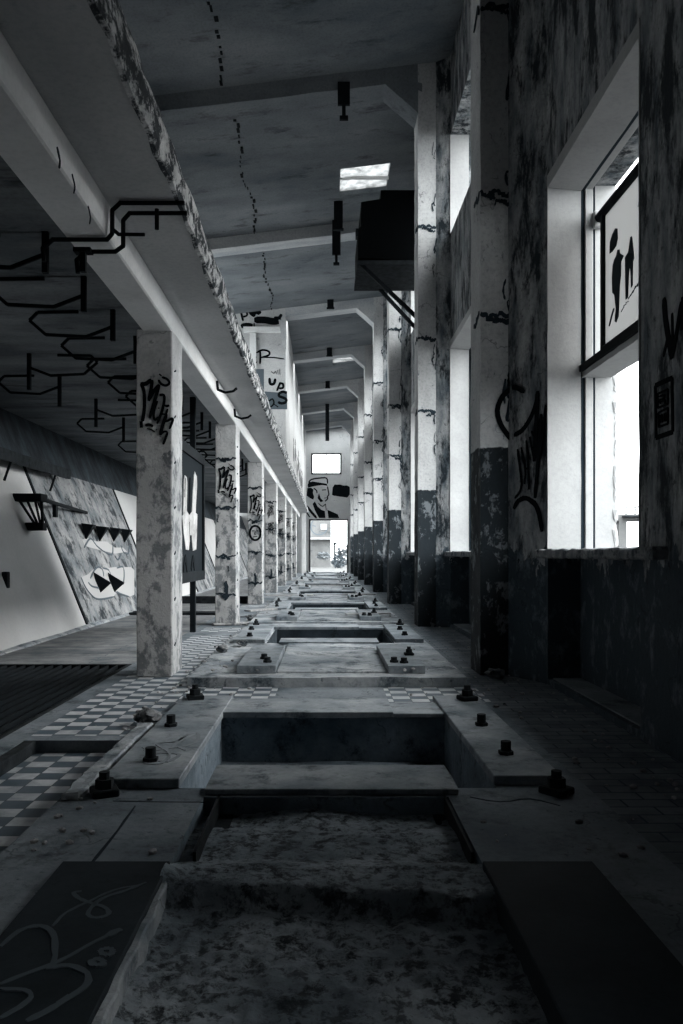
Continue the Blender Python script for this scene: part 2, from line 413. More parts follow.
# upper left wall over the mezzanine, and the closed room built on it further down
UW = [(p-4.4, p-.9) for p in PIER[3:4]]  # unseen opening added to light the hall from the left
struct(slab_with_holes(sorted({YBACK, YEND} | {v for w in UW for v in w}), [3.87, 4.9, 7.6, 9.4], lambda y, z: 4.9 < z < 7.6 and any(a < y < b for a, b in UW), -5.6, -5.45, lambda u, v, t: (t, u, v)).build('wall_upper', m['rough']))
def room():
    mb = MB()
    mb.box(-5.45, -1.24, 25.2, 25.4, 3.87, 9.0)
    mb.box(-1.44, -1.24, 25.4, 48.2, 3.87, 8.98)
    o = struct(mb.build('wall_room', m['pier2'])); return o
WRM = room()

# sloping roof with two roof lights and unseen slots added behind beams for daylight
def roof():
    xs = [-5.6, -1.15, .32, 1.36, XW-.1, XW+.62]; ys = sorted([YBACK, 16.5, 17.75, 32.6, 33.7, YEND+.3] + [v for p in PIER for v in (p+.5, p+.5+.033*p)])
    hole = lambda x, y: (.32 < x < 1.36 and 16.5 < y < 17.75) or (.32 < x < 1.36 and 32.6 < y < 33.7) or (-1.15 < x < XW-.1 and any(p+.5 < y < p+.5+.033*p for p in PIER))
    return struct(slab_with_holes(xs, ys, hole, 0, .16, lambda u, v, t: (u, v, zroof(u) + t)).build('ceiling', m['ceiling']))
CE = roof()
# stained seam with fixings along the roof
mb = MB()
for k in range(150):
    y = 11 + k*.19 + R.uniform(-.05, .05); x = -1.62 + .05*math.sin(k*.4) + R.uniform(-.03, .03)
    w = R.uniform(.008, .03)
    mb.box(x-w, x+w, y-R.uniform(.01, .12), y+.03, zroof(x)-R.uniform(.006, .03), zroof(x)+.01)
mb.build('seam', m['steel'], CE)
m['glazing'] = aged('dirty roof glazing', g(.8), g(.85), g(.5), scale=4, crack=False)
def glazing():
    t = NT('stained roof glass'); tr = t.n.new('ShaderNodeBsdfTranslucent'); tp = t.n.new('ShaderNodeBsdfTransparent'); mx = t.n.new('ShaderNodeMixShader')
    d = t.noise((5, 5, 5), 1, 9, .7)
    t.l.new(t.ramp(d, .4, .7, g(.35), g(.12)), tr.inputs['Color']); t.l.new(t.ramp(d, .35, .7, g(.45), g(.2)), tp.inputs['Color'])
    mx.inputs[0].default_value = .5
    t.l.new(tr.outputs[0], mx.inputs[1]); t.l.new(tp.outputs[0], mx.inputs[2])
    t.l.new(mx.outputs[0], t.n['Material Output'].inputs['Surface']); return t.m
m['glazing'] = glazing()
for k, (y0, y1) in enumerate(((16.5, 17.75), (32.6, 33.7))):
    mb = MB()
    vs = [mb.bm.verts.new((x, y, zroof(x)+dz)) for dz in (.10, .115) for x, y in ((.32, y0), (1.36, y0), (1.36, y1), (.32, y1))]
    for idx in ((0,1,2,3),(7,6,5,4),(0,4,5,1),(1,5,6,2),(2,6,7,3),(3,7,4,0)): mb.bm.faces.new([vs[i] for i in idx])
    o = struct(mb.build(f'window_{10+k}', m['glazing']))
    MB().box(.32, 1.36, (y0+y1)/2-.02, (y0+y1)/2+.02, zroof(.84)+.02, zroof(.84)+.08).build('glazing_bar', m['edgebeam'], o)

# roof beams, one over every pier, with a sloped haunch
for k, p in enumerate(PIER):
    mb = MB()
    zb = lambda x: zroof(x) - .27
    mb.prism([(1.60, 8.42), (1.0, zb(1.0)), (-5.45 if k < 3 else -1.26, zb(-5.45 if k < 3 else -1.26)), (-5.45 if k < 3 else -1.26, zroof(-5.45 if k < 3 else -1.26)+.01), (1.60, zroof(1.6)+.01)], p, p+.5)
    mb.rough(.6, .012, 3)
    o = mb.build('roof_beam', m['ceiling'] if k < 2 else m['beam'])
    tag(o, f'{ORD[k]} sloping concrete roof beam from the front, haunched over the {ORD[k]} window-wall pier', 'beam', 'roof beams', 'thing')

# ------------------------------------------------------------------ piers on the window wall
def scar(mb, y, x0, x1, z, nrm=(0, -1, 0), w=.06):
    n = 7
    mb.stroke([(x0+(x1-x0)*i/n, y, z + R.uniform(-.03, .03)) for i in range(n+1)], w, nrm, jit=.6)
for k, p in enumerate(PIER):
    t = thing('wall_pier', f'{ORD[k]} plastered pier from the front along the window wall, painted dark below', 'pier', (1.68, p, 0), 'piers of the window wall')
    mb = MB().box(1.534, 1.83, p, p+.52, 0, zroof(1.6)+.04)
    mb.rough(.22, .008, 5).build('pier_shaft', m['pier'], t)
    fy = WIN[k][1]
    mb = MB().prism([(1.80, p+.02), (XW+.02, fy), (XW+.02, p+.75), (1.80, p+.75)], 0, zroof(1.8)+.04, 'z')
    mb.rough(.22, .006, 5).build('pier_shoulder', m['wall2'] if 'wall2' in m else m['wall'], t)
    mb = MB()
    for z in (4.76, 3.56, 6.6):
        scar(mb, p-.004, 1.535, 1.83, z, w=.04)
        for q in range(3): scar(mb, p-.005, 1.60+.07*q, 1.68+.07*q, z+R.uniform(-.09, .01), w=R.uniform(.015, .035))
        mb.stroke([(1.530, p+.03+.07*i, z+R.uniform(-.05, .05)) for i in range(5)], .05, (-1, 0, 0), jit=.6)
    for q in range(16):
        z = R.uniform(2.4, 8); x = 1.835 - abs(R.gauss(0, .03))
        mb.stroke([(x, p-.002, z), (x-.02, p-.002, z+R.uniform(.03, .12)), (x+.005, p-.002, z+R.uniform(.1, .25))], R.uniform(.006, .025), (0, -1, 0), jit=.7)
    mb.build('spalling', m['joint'], t)['kind'] = 'stuff'
    if k == 0:
        PT = t

# ------------------------------------------------------------------ windows
for k, (a, b) in enumerate(WIN):
    mb = MB(); x0 = XW+.30
    # pale frame strips standing inside the opening
    fr = MB()
    for (y0, y1) in ((b-.035, b), (a, a+.035)): fr.box(XW+.335, XW+.405, y0, y1, SILL, HEAD, .004)
    fr.box(XW+.335, XW+.405, a, b, HEAD-.035, HEAD, .004)
    for (y0, y1) in ((b-.018, b), (a, a+.018)): fr.box(XW+.43, XW+.61, y0, y1, SILL, HEAD)
    o = struct(fr.build(f'window_{k+1}', m['reveal']))
    rv = MB()
    rv.box(XW-.006, XW+.30, b-.016, b, SILL, HEAD); rv.box(XW-.006, XW+.30, a, a+.016, SILL, HEAD)
    rv.prism([(XW-.006, HEAD+.10), (XW+.30, HEAD-.02), (XW+.30, HEAD-.05), (XW-.006, HEAD-.012)], a, b)
    rv.rough(.3, .004, 6).build('window_reveal', m['reveal'], o)
    jt = MB()
    for (y0, y1) in ((b-.012, b), (a, a+.012)):
        jt.box(XW+.30, XW+.335, y0, y1, SILL, HEAD); jt.box(XW+.405, XW+.43, y0, y1, SILL, HEAD)
    jt.box(XW+.30, XW+.335, a, b, HEAD-.04, HEAD-.01)
    jt.build('joint', m['joint'], o)  # flush dark strips painted in for the shade of the frame grooves
    s = MB().box(XW-.10, XW+.50, a-.42 if k == 0 else a-.12, b+.05 if k else b+.10, SILL-.075, SILL, .012)
    s.rough(.08, .012, 9).build('window_sill', m['sill'] if 'sill' in m else m['slab'], o)
    # crumbling outer edge of the jamb
    ce = MB()
    for q in range(40):
        z = SILL + (HEAD-SILL)*(q+R.random())/40; r = R.uniform(.03, .07)
        ret = bmesh.ops.create_icosphere(ce.bm, subdivisions=1, radius=r)
        bmesh.ops.transform(ce.bm, matrix=Matrix.Translation((XW+.615, b-.005, z)) @ Matrix.Diagonal((.5, .45, 1.5, 1)), verts=ret['verts'])
    ce.rough(.2, .012, 14).build('broken_edge', m['reveal'], o)
    if k == 0:
        W1 = o
        tb = MB().box(XW+.31, XW+.58, a, b, 2.82, 2.90).rough(.15, .008, 8)
        tb.build('transom', m['reveal'], o)
        MB().box(XW+.285, XW+.325, a, b, 2.87, 2.93).build('transom_bar', m['steel'], o)
    else:
        MB().box(XW+.36, XW+.385, b-.10, b-.075, SILL, HEAD).build('steel_bar', m['steel'], o)
    # upper opening
    if k: u = struct(MB().box(XW-.004, XW+.3, b-.014, b, 6.43, 8.05).box(XW-.004, XW+.3, a, a+.014, 6.43, 8.05).box(XW+.02, XW+.3, a, b, 6.44, 6.455).build(f'trim_{20+k}', m['reveal']))

# framed photograph hung in the upper half of the nearest window
def translucent(name, c):
    t = NT(name); tr = t.n.new('ShaderNodeBsdfTranslucent'); df = t.n.new('ShaderNodeBsdfDiffuse'); mx = t.n.new('ShaderNodeMixShader')
    tr.inputs['Color'].default_value = (*c, 1); df.inputs['Color'].default_value = (*c, 1); mx.inputs[0].default_value = .5
    t.l.new(tr.outputs[0], mx.inputs[1]); t.l.new(df.outputs[0], mx.inputs[2]); t.l.new(mx.outputs[0], t.n['Material Output'].inputs['Surface']); return t.m
m['print'] = translucent('printed mesh banner', g(.44))
XP = XW+.45
t = thing('photo_banner', 'black framed photo banner of walking people hung in the nearest window', 'banner', (XP, 6.1, 3.0))
ya, yb, za, zb_ = 5.24, 7.16, 3.03, 4.24
MB().box(XP, XP+.006, ya, yb, za, zb_).build('print', m['print'], t)
mb = MB()
mb.box(XP-.03, XP+.03, yb-.03, yb+.02, za-.06, zb_); mb.box(XP-.03, XP+.03, ya-.02, ya+.03, za-.06, zb_)
mb.box(XP-.03, XP+.03, ya-.02, yb+.02, za-.07, za+.02)
mb.build('frame', m['steel'], t)
MB().cyl((XP, ya-.03, zb_+.02), (XP, yb+.17, zb_+.02), .045, 12).build('top_rod', m['steel'], t)
MB().box(XP-.05, XP+.05, yb+.12, yb+.195, zb_-.06, zb_+.09, .01).build('rod_bracket', m['reveal'], t)
MB().box(XP-.05, XP+.05, yb+.02, yb+.195, za-.10, za-.02, .01).build('foot_bracket', m['steel'], t)
PXp = lambda px, py: ray(px, py, (XP-.002, 0, 0), (1, 0, 0))
mb = MB(); N = (-1, 0, 0)
def fig(pts, w): mb.stroke([PXp(585+x/5.12, 160+y/5.12) for x, y in pts], w, N)
def sil(pts): mb.blob([PXp(585+x/5.12, 160+y/5.12) for x, y in pts], N, .002)
sil([(150,510),(160,490),(166,460),(176,458),(180,478),(198,490),(192,505),(185,520),(184,590),(178,640),(176,700),(172,800),(160,832),(152,826),(158,760),(150,690),(140,680),(138,600),(142,540)])
sil([(205,500),(222,470),(226,440),(232,395),(240,390),(244,420),(250,480),(252,500),(246,520),(244,640),(236,655),(234,580),(228,540),(224,600),(220,705),(208,715),(206,600)])
sil([(128,420),(140,380),(155,350),(165,350),(168,400),(160,440),(140,470),(126,480)])
for q in range(9): fig([(185+q*12, 770-q*18+R.uniform(-15, 15)), (200+q*12, 752-q*20+R.uniform(-15, 15))], .008)
fig([(125,850),(140,790),(150,760)], .02); fig([(275,240),(285,190),(292,260),(280,275)], .015)
mb.build('figures', m['printink'], t)

# niche faces are the wall itself; step along the niches
# ------------------------------------------------------------------ mezzanine
def mezz():
    mb = MB(); mb.box(-5.37, -1.01, YBACK, 47.0, 3.62, 3.87); mb.mi = 1; mb.box(-5.34, -1.79, YBACK, 47.0, 3.605, 3.622)  # darker lower skin carries the gallery's shade in its colour
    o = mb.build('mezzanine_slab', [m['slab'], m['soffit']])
    tag(o, 'long concrete mezzanine slab carried by the left row of columns', 'slab', kind='thing')
    # broken lip
    lb = MB(); bm = lb.bm; n = 620; prof = [(-1.03, 3.612), (-1.0, 3.617), (-.985, 3.66), (-.98, 3.74), (-.985, 3.82), (-1.0, 3.875), (-1.06, 3.88)]
    ring = []
    for i in range(n+1):
        y = 2.0 + 45.0*(i/n)**1.4; row = []
        for (x, z) in prof:
            d = noise.fractal((x*4, y*2.6, z*9), 1.0, 2.1, 4)*.018 + (.012*noise.noise((y*.9, z*3, 3)))
            row.append(bm.verts.new((x + d, y, z + .5*noise.fractal((x*4+9, y*3.1, z*7), 1, 2, 3)*.018)))
        ring.append(row)
    for p, q in zip(ring, ring[1:]):
        for j in range(len(prof)-1): bm.faces.new((p[j], p[j+1], q[j+1], q[j]))
    lb.build('broken_lip', m['lip'], o)
    return o
MZ = mezz()
b = MB().box(-1.78, -1.49, YBACK, 47, 3.375, 3.617, .012)
b = b.rough(.5, .006, 3).build('edge_beam', m['edgebeam'])
tag(b, 'long pale painted beam running under the slab across the left columns', 'beam', kind='thing')
EB = b
mb = MB()
for (x, y) in ((57, 147), (88, 206), (72, 174)):
    p = ray(x, y, (-1.488, 0, 0), (1, 0, 0)); mb.stroke([p, p+Vector((0, .05, -.05)), p+Vector((0, .03, -.10))], .02 if x == 57 else .012, (1, 0, 0), jit=.4)
mb.build('chip', m['joint'], EB)['kind'] = 'stuff'

# ------------------------------------------------------------------ left columns, their chips and tags
TAG = [([(118,215),(180,215),(245,165)],.06), ([(125,215),(160,300),(165,480),(150,600),(140,640)],.05), ([(128,640),(132,715)],.075), ([(255,170),(240,280),(212,410)],.05),
 ([(212,410),(270,300),(335,225)],.05), ([(335,225),(290,380),(225,605)],.05), ([(315,410),(280,500),(270,580),(285,625),(330,590)],.035), ([(335,345),(385,345),(390,420),(360,540),(310,670)],.04),
 ([(400,460),(425,470),(445,455)],.035), ([(345,560),(420,560)],.035), ([(420,560),(375,680),(345,800)],.05), ([(430,500),(400,600),(415,640),(480,610),(485,640),(450,730)],.035),
 ([(345,800),(385,760),(430,760)],.03), ([(430,765),(400,850),(378,905)],.035), ([(175,690),(220,680),(265,700)],.04), ([(195,725),(240,735),(285,765)],.02),
 ([(325,170),(355,215),(410,235),(450,205),(420,160),(365,140)],.035), ([(335,105),(360,125)],.035), ([(325,490),(335,495)],.035), ([(300,735),(306,738)],.03)]
def col_tag(t, y, dz=0.0, dx=0.0, s=1.0, mirror=1):
    mb = MB()
    for pts, w in TAG:
        P = []
        for (x, yy) in pts:
            q = vertical(130+x/11.38, 365+yy/11.38, 7.8)
            P.append((-1.665 + (q.x+1.665)*s*mirror + dx, y, 2.6 + (q.z-2.6)*s + dz))
        mb.stroke(P, w*.68*s, (0, -1, 0))
    mb.build('graffiti_tag', m['black'], t)
CLOOK = ['tall black scrawled tag above a mottled foot', 'a black scrawled tag between two dark broken bands', 'black scrawls and a painted round face', 'two stacked black scrawls',
         'crowded black scrawls and thin bands', 'small black scribbles', 'faint scribbles, next to the far end']
for k, y in enumerate(CLM):
    t = thing('concrete_column', f'{ORD[k]} column in the left row, with {CLOOK[k]}', 'column', (-1.665, y, 0), 'left row of columns')
    mb = MB().box(-1.84, -1.49, y, y+.55, 0, 3.39, .012)
    mb.rough(.12, .007, 6).build('column_shaft', m['column'], t)
    mb = MB()
    if k: 
        for z in (2.80, 1.98, 1.2, .52):
            zz = z + R.uniform(-.05, .05)
            scar(mb, y-.006, -1.835, -1.495, zz, w=.028)
            scar(mb, y-.007, -1.74, -1.60, zz-.02, w=.045)
        mb.stroke([(-1.66, y-.004, .75), (-1.65, y-.004, .6), (-1.67, y-.004, .42)], .05, (0, -1, 0), jit=.7)
    for q in range(0 if k == 0 else 5):
        z = R.uniform(.1, 1.9); x = R.choice((-1.81+abs(R.gauss(0, .03)), R.uniform(-1.8, -1.52)))
        mb.stroke([(x, y-.003, z), (x+R.uniform(-.02, .02), y-.003, z+.04), (x+R.uniform(-.02, .02), y-.003, z+R.uniform(.06, .13))], R.uniform(.005, .018), (0, -1, 0), jit=.8)
    for q in range(7): 
        z = .3+q*.45; mb.stroke([(-1.486, y+.1, z), (-1.486, y+.16, z+.02)], .03, (1, 0, 0), jit=.7)
    mb.build('spalling', m['joint'], t)['kind'] = 'stuff'
    if k == 0: col_tag(t, y-.004)
    elif k < 3: col_tag(t, y-.004, -.22 if k == 1 else -.27, .0, .95)
    else:
        col_tag(t, y-.004, -.08, 0, .6, -1); col_tag(t, y-.004, -.62, 0, .6)
    if k == 2:
        mb = MB(); c = Vector((-1.66, y-.004, 1.70))
        mb.stroke([c+Vector((.13*math.cos(a), 0, .17*math.sin(a))) for a in [i*math.pi/6 for i in range(13)]], .05, (0, -1, 0))
        for q in (-.05, .05): mb.stroke([c+Vector((q-.02, 0, .05)), c+Vector((q+.02, 0, .05))], .035, (0, -1, 0))
        mb.stroke([c+Vector((-.05, 0, -.09)), c+Vector((.05, 0, -.08))], .03, (0, -1, 0)); mb.stroke([c+Vector((.0, 0, .04)), c+Vector((-.015, 0, -.03)), c+Vector((.01, 0, -.03))], .02, (0, -1, 0))
        mb.build('painted_face', m['black'], t)

# conduit bent over the edge beam
def conduit(y, label, full=True):
    t = thing('conduit', label, 'pipe', (-1.5, y, 3.5))
    for d, dz in ((0, 0), (.10, -.045)):
        z1, z2 = 3.60+dz*.6, 3.35-abs(dz)
        MB().tube([(-.96, y+d, z1), (-1.40+d*.4, y+d, z1), (-1.455+d*.5, y+d, z1-.05), (-1.455+d*.5, y+d, z2+.04), (-1.49+d*.3, y+d, z2), (-1.86+d*2, y+d, z2), (-1.93+d*2, y+d, z2-.06), (-1.92+d*2, y+d, z2-.15)], .016).build('pipe', m['steel'], t)
    MB().tube([(-1.455, y-.02, 3.42), (-1.40, y-.04, 3.37), (-1.22, y-.06, 3.36)], .013).build('stub', m['steel'], t)
    MB().tube([(-1.16, y+.05, 3.58), (-1.16, y+.05, 3.44)], .015).build('stub', m['steel'], t)
    MB().box(-1.74, -1.62, y+.05, y+.13, 3.29, 3.32).box(-1.70, -1.66, y+.07, y+.11, 3.16, 3.30).build('clip', m['steel'], t)
conduit(5.47, 'pair of dark conduits bent over the edge beam in front of the first left column')
def loop(y, lab):
    o = MB().tube([(-1.47, y, 3.56), (-1.46, y, 3.44), (-1.36, y, 3.40), (-1.25, y, 3.42), (-1.2, y, 3.46)], .018).build('cable_end', m['steel'])
    tag(o, lab, 'cable', kind='thing')
loop(10.9, 'short black cable curling out of the edge beam behind the first left column')
loop(13.0, 'short black cable stub at the edge beam above the second left column')

# ------------------------------------------------------------------ hangers under the low ceiling
def hanger(x, y, mirror, lab, grp, drop=.32):
    t = thing('pipe_hanger', lab, 'hanger', (x, y, 3.62), grp)
    s = mirror
    MB().box(x-.022, x+.022, y-.02, y+.02, 3.62-drop, 3.62).build('drop_bar', m['steel'], t)
    h = .026
    pts = [(x, 3.44), (x-.26*s, 3.34), (x-.66*s, 3.36), (x-.82*s, 3.50), (x-.74*s, 3.58), (x-.34*s, 3.585)]
    mb = MB()
    for p, q in zip(pts, pts[1:]): mb.bar((p[0], y, p[1]), (q[0], y, q[1]), .03, h*.75, (0, 1, 0))
    mb.build('bent_rod', m['steel'], t)
    MB().box(min(x, x-.42*s), max(x, x-.42*s), y-.012, y+.012, 3.605, 3.62).build('top_bar', m['steel'], t)
for k in range(19):
    hanger(-2.09, 5.03+.95*k, 1, f'{ORD[k]} bent black hanger from the front under the low ceiling beside the columns', 'ceiling hangers beside the columns')
for k in range(9):
    hanger(-3.55, 6.2+1.5*k + .2*(k % 3), 1 if k % 2 else -1, f'{ORD[k]} bent black hanger from the front under the low ceiling near the leaning wall', 'ceiling hangers near the leaning wall', .45)

# ------------------------------------------------------------------ left gallery furniture
def grate():
    t = thing('floor_grate', 'dark steel floor grating beside the checkered tiles', 'grating', (-3, 5, 0))
    mb = MB()
    for i in range(18): x = -3.86+i*.1; mb.box(x, x+.014, 1.0, 8.70, -.05, -.004)
    mb.build('bars', m['steel'], t)
    mb = MB().box(-3.90, -2.10, 8.68, 8.73, -.06, 0).box(-2.14, -2.10, 1.0, 8.7, -.06, .0)
    for y in (2, 3.5, 5, 6.5, 8): mb.box(-3.88, -2.12, y, y+.03, -.10, -.05)
    mb.build('frame', m['rust'], t)
grate()
o = MB().box(-1.94, -1.86, 3.0, 5.14, -.085, -.002, .006).rough(.3, .006, 4).build('steel_channel', m['rust'])
tag(o, 'rusty channel edging the sunken tiles on the grating side', 'channel', kind='thing')
o = MB().box(-1.29, -1.19, 3.9, 5.55, -.02, .035, .01).rough(.06, .012, 12).build('kerb_strip', m['base'])
tag(o, 'crumbling pale concrete kerb beside the sunken checkered tiles', 'kerb', kind='thing')

# ledge along the leaning wall
t = thing('steel_ledge', 'dark steel ledge high on the leaning left wall', 'ledge', (wl(2.72), 9, 2.72))
MB().box(wl(2.72)-.05, wl(2.72)+.34, 4, 14.6, 2.66, 2.72).build('ledge_plate', m['rust'], t)
MB().box(wl(2.72)+.32, wl(2.72)+.35, 4, 14.6, 2.56, 2.73).rough(.3, .012, 4).build('ledge_edge', m['rust'], t)
for y in (8, 10, 12, 14): MB().bar((wl(2.3)+.01, y, 2.3), (wl(2.72)+.3, y, 2.66), .03, .03).build('strut', m['steel'], t)

def wpt(px, py, off=0): return ray(px, py, Vector((XL0, 0, 0))+NL*off, NL)
# inlet bracket on the pale panel
t = thing('wall_bracket', 'black steel bracket with hanging struts on the smooth pale left wall', 'bracket', wpt(14, 510))
y0 = wpt(16, 497).y; xw_ = lambda z: wl(z)
MB().box(xw_(2.05)-.02, xw_(2.05)+.42, y0-.12, y0+.16, 2.0, 2.12, .01).build('head', m['steel'], t)
for dx in (.04, .16, .28, .38):
    MB().bar((xw_(2.0)+dx, y0-.05, 2.02), (xw_(1.62)+.10+dx*.35, y0-.02, 1.66), .035, .035).build('strut', m['steel'], t)
MB().box(xw_(1.62)-.02, xw_(1.62)+.26, y0-.08, y0+.10, 1.56, 1.68, .01).build('foot', m['steel'], t)
MB().bar((xw_(2.05)+.3, y0+.1, 2.06), (xw_(1.98)+.06, y0+3.3, 2.0), .05, .05).build('rod', m['steel'], t)
MB().box(xw_(1.95)+.1, xw_(1.95)+.16, y0+1.2, y0+1.3, 1.82, 2.03).build('hook', m['steel'], t)
p = wpt(5, 580); o = MB().box(p.x-.03, p.x+.05, p.y-.05, p.y+.05, p.z-.11, p.z+.11, .01).build('wall_hook', m['steel'])
tag(o, 'small black hook plate low on the smooth pale left wall', 'hook', kind='thing')
# nozzle hoods on the rough panel
NOZ = [(83, 532, 'leftmost in the upper row of four'), (97, 534, 'second from left in the upper row'), (111, 535, 'third from left in the upper row'), (122, 536, 'rightmost in the upper row of four'),
       (98, 583, 'left of the two above the white scrawl'), (112, 583, 'right of the two above the white scrawl')]
for (px, py, w) in NOZ:
    p = wpt(px, py); low = py > 560; mb = MB(); h = .16
    A = [p+Vector((.01, -.14, h)), p+Vector((.01, .14, h)), p+Vector((.22, .10, h*.85)), p+Vector((.22, -.10, h*.85)), p+Vector((.05, 0, -h))]
    if low: A = [p+Vector((-.05, -.12, h*1.3)), p+Vector((.04, -.12, -h*1.3)), p+Vector((.25, -.05, 0)), p+Vector((.22, .12, .0)), p+Vector((0, .16, 0))]
    v = [mb.bm.verts.new(q) for q in A]
    bmesh.ops.convex_hull(mb.bm, input=v)
    o = mb.build('nozzle_hood', m['steel']); tag(o, f'black wedge hood on the left wall, {w}', 'hood', 'wedge hoods on the left wall', 'thing')
# scrawls under the hoods
mb = MB()
S7 = lambda pts: [wpt(x/4.88, 480+y/4.88, .004) for x, y in pts]
mb.blob(S7([(395,475),(430,460),(450,440),(480,425),(520,430),(560,425),(600,425),(640,425),(655,440),(655,560),(630,570),(600,560),(570,540),(555,570),(510,580),(470,580),(440,555),(415,520)]), NL)
mb.blob(S7([(400,290),(430,285),(470,300),(520,300),(560,330),(600,330),(620,350),(560,360),(500,345),(440,330),(410,320)]), NL)
mb.build('graffiti_fill', m['white'], WL2)
mb = MB()
for pts in ([(395,475),(415,520),(440,555),(470,580),(510,580),(555,570)], [(440,480),(460,440),(480,425),(500,440),(505,470)], [(500,430),(530,440),(545,480),(560,500)], [(570,430),(600,425),(605,470),(600,510)], [(560,545),(600,560),(630,570)], [(410,330),(440,285),(470,320),(500,345)], [(500,345),(545,365),(550,320)], [(590,320),(600,350),(625,360),(630,320)], [(560,370),(575,390),(590,360)], [(430,500),(450,520),(500,530)]):
    mb.stroke([q + NL*.004 for q in S7(pts)], .035, NL)
mb.build('graffiti_outline', m['grey'], WL2)

for y, h, lab in ((15.7, .05, 'low dark steel channel across the gallery floor behind the display board'), (19.4, .16, 'second, taller dark steel channel across the gallery floor behind the display board')):
    mb = MB().box(-3.85, -1.9, y, y+.12, 0, h, .004).box(-3.85, -1.9, y+.3, y+.42, 0, h, .004)
    for x in (-3.6, -2.9, -2.2): mb.box(x, x+.06, y+.1, y+.32, 0, h*.6)
    o = mb.build('floor_channel', m['rust']); tag(o, lab, 'channel', kind='thing')
# display board
XD = -1.94
t = thing('display_board', 'tall framed display board on dark posts behind the first left column', 'board', (XD, 11.3, 0))
MB().box(XD-.03, XD, 9.66, 12.64, .93, 2.62).build('printed_panel', m['board'] if 'board' in m else m['grey'], t)
mb = MB().box(XD-.05, XD+.03, 9.55, 9.66, .80, 2.74).box(XD-.05, XD+.03, 12.62, 12.73, .80, 2.74).box(XD-.05, XD+.03, 9.66, 12.62, .80, .94).box(XD-.05, XD+.03, 9.66, 12.62, 2.60, 2.74)
mb.build('frame', m['steel'], t)
for y in (9.9, 12.3): MB().box(XD-.13, XD-.051, y-.05, y+.05, 0, 3.61).build('post', m['steel'], t)
mb = MB(); D = lambda px, py: ray(px, py, (XD+.003, 0, 0), (1, 0, 0))
D4 = lambda pts: [D(170+x/5.25, 440+y/5.25) for x, y in pts]
for pts, w in (([(82,190),(80,300),(76,420)], .26), ([(135,180),(128,300),(122,420)], .32)): mb.stroke(D4(pts), w, (1, 0, 0))
mb.blob([q+Vector((.004, 0, 0)) for q in D4([(62,400),(85,370),(100,395),(118,370),(142,390),(140,480),(136,575),(118,582),(112,500),(104,500),(98,578),(82,575),(70,490)])], (1, 0, 0))
mb.build('pale_shapes', m['boardpale'], t)
mb = MB()
for pts, w in (([(106,200),(104,300),(100,380)], .12), ([(100,430),(104,580)], .06), ([(70,690),(80,620),(90,690)], .1), ([(110,680),(120,620),(128,680)], .1), ([(78,200),(76,300)], .05)): mb.stroke([q+Vector((.003, 0, 0)) for q in D4(pts)], w, (1, 0, 0))
mb.build('dark_shapes', m['black'], t)['kind'] = 'stuff'

# ------------------------------------------------------------------ machine foundations
def bolt(parent, x, y, z, big=False):
    mb = MB(); a = R.uniform(0, 1)
    Mt = Matrix.Translation((x, y, z)) @ Matrix.Rotation(a, 4, 'Z')
    if big:
        h = 1 if y < 7 else .75; mb.box(-.065*h, .065*h, -.065*h, .065*h, 0, .035*h, .006, Mt); mb.cyl(Mt @ Vector((0, 0, .035*h)), Mt @ Vector((0, 0, .08*h)), .046*h, 6); mb.cyl(Mt @ Vector((0, 0, .08*h)), Mt @ Vector((0, 0, .115*h)), .026*h, 10)
    else:
        mb.cyl(Mt @ Vector((0, 0, 0)), Mt @ Vector((0, 0, .02)), .045, 6); mb.cyl(Mt @ Vector((0, 0, .02)), Mt @ Vector((0, 0, .075 if y < 7 else .05)), .030, 12)
    return mb.build('anchor_bolt', m['rust'], parent)
ULOOK = ['nearest', 'second', 'third', 'fourth', 'fifth', 'sixth', 'seventh', 'farthest']
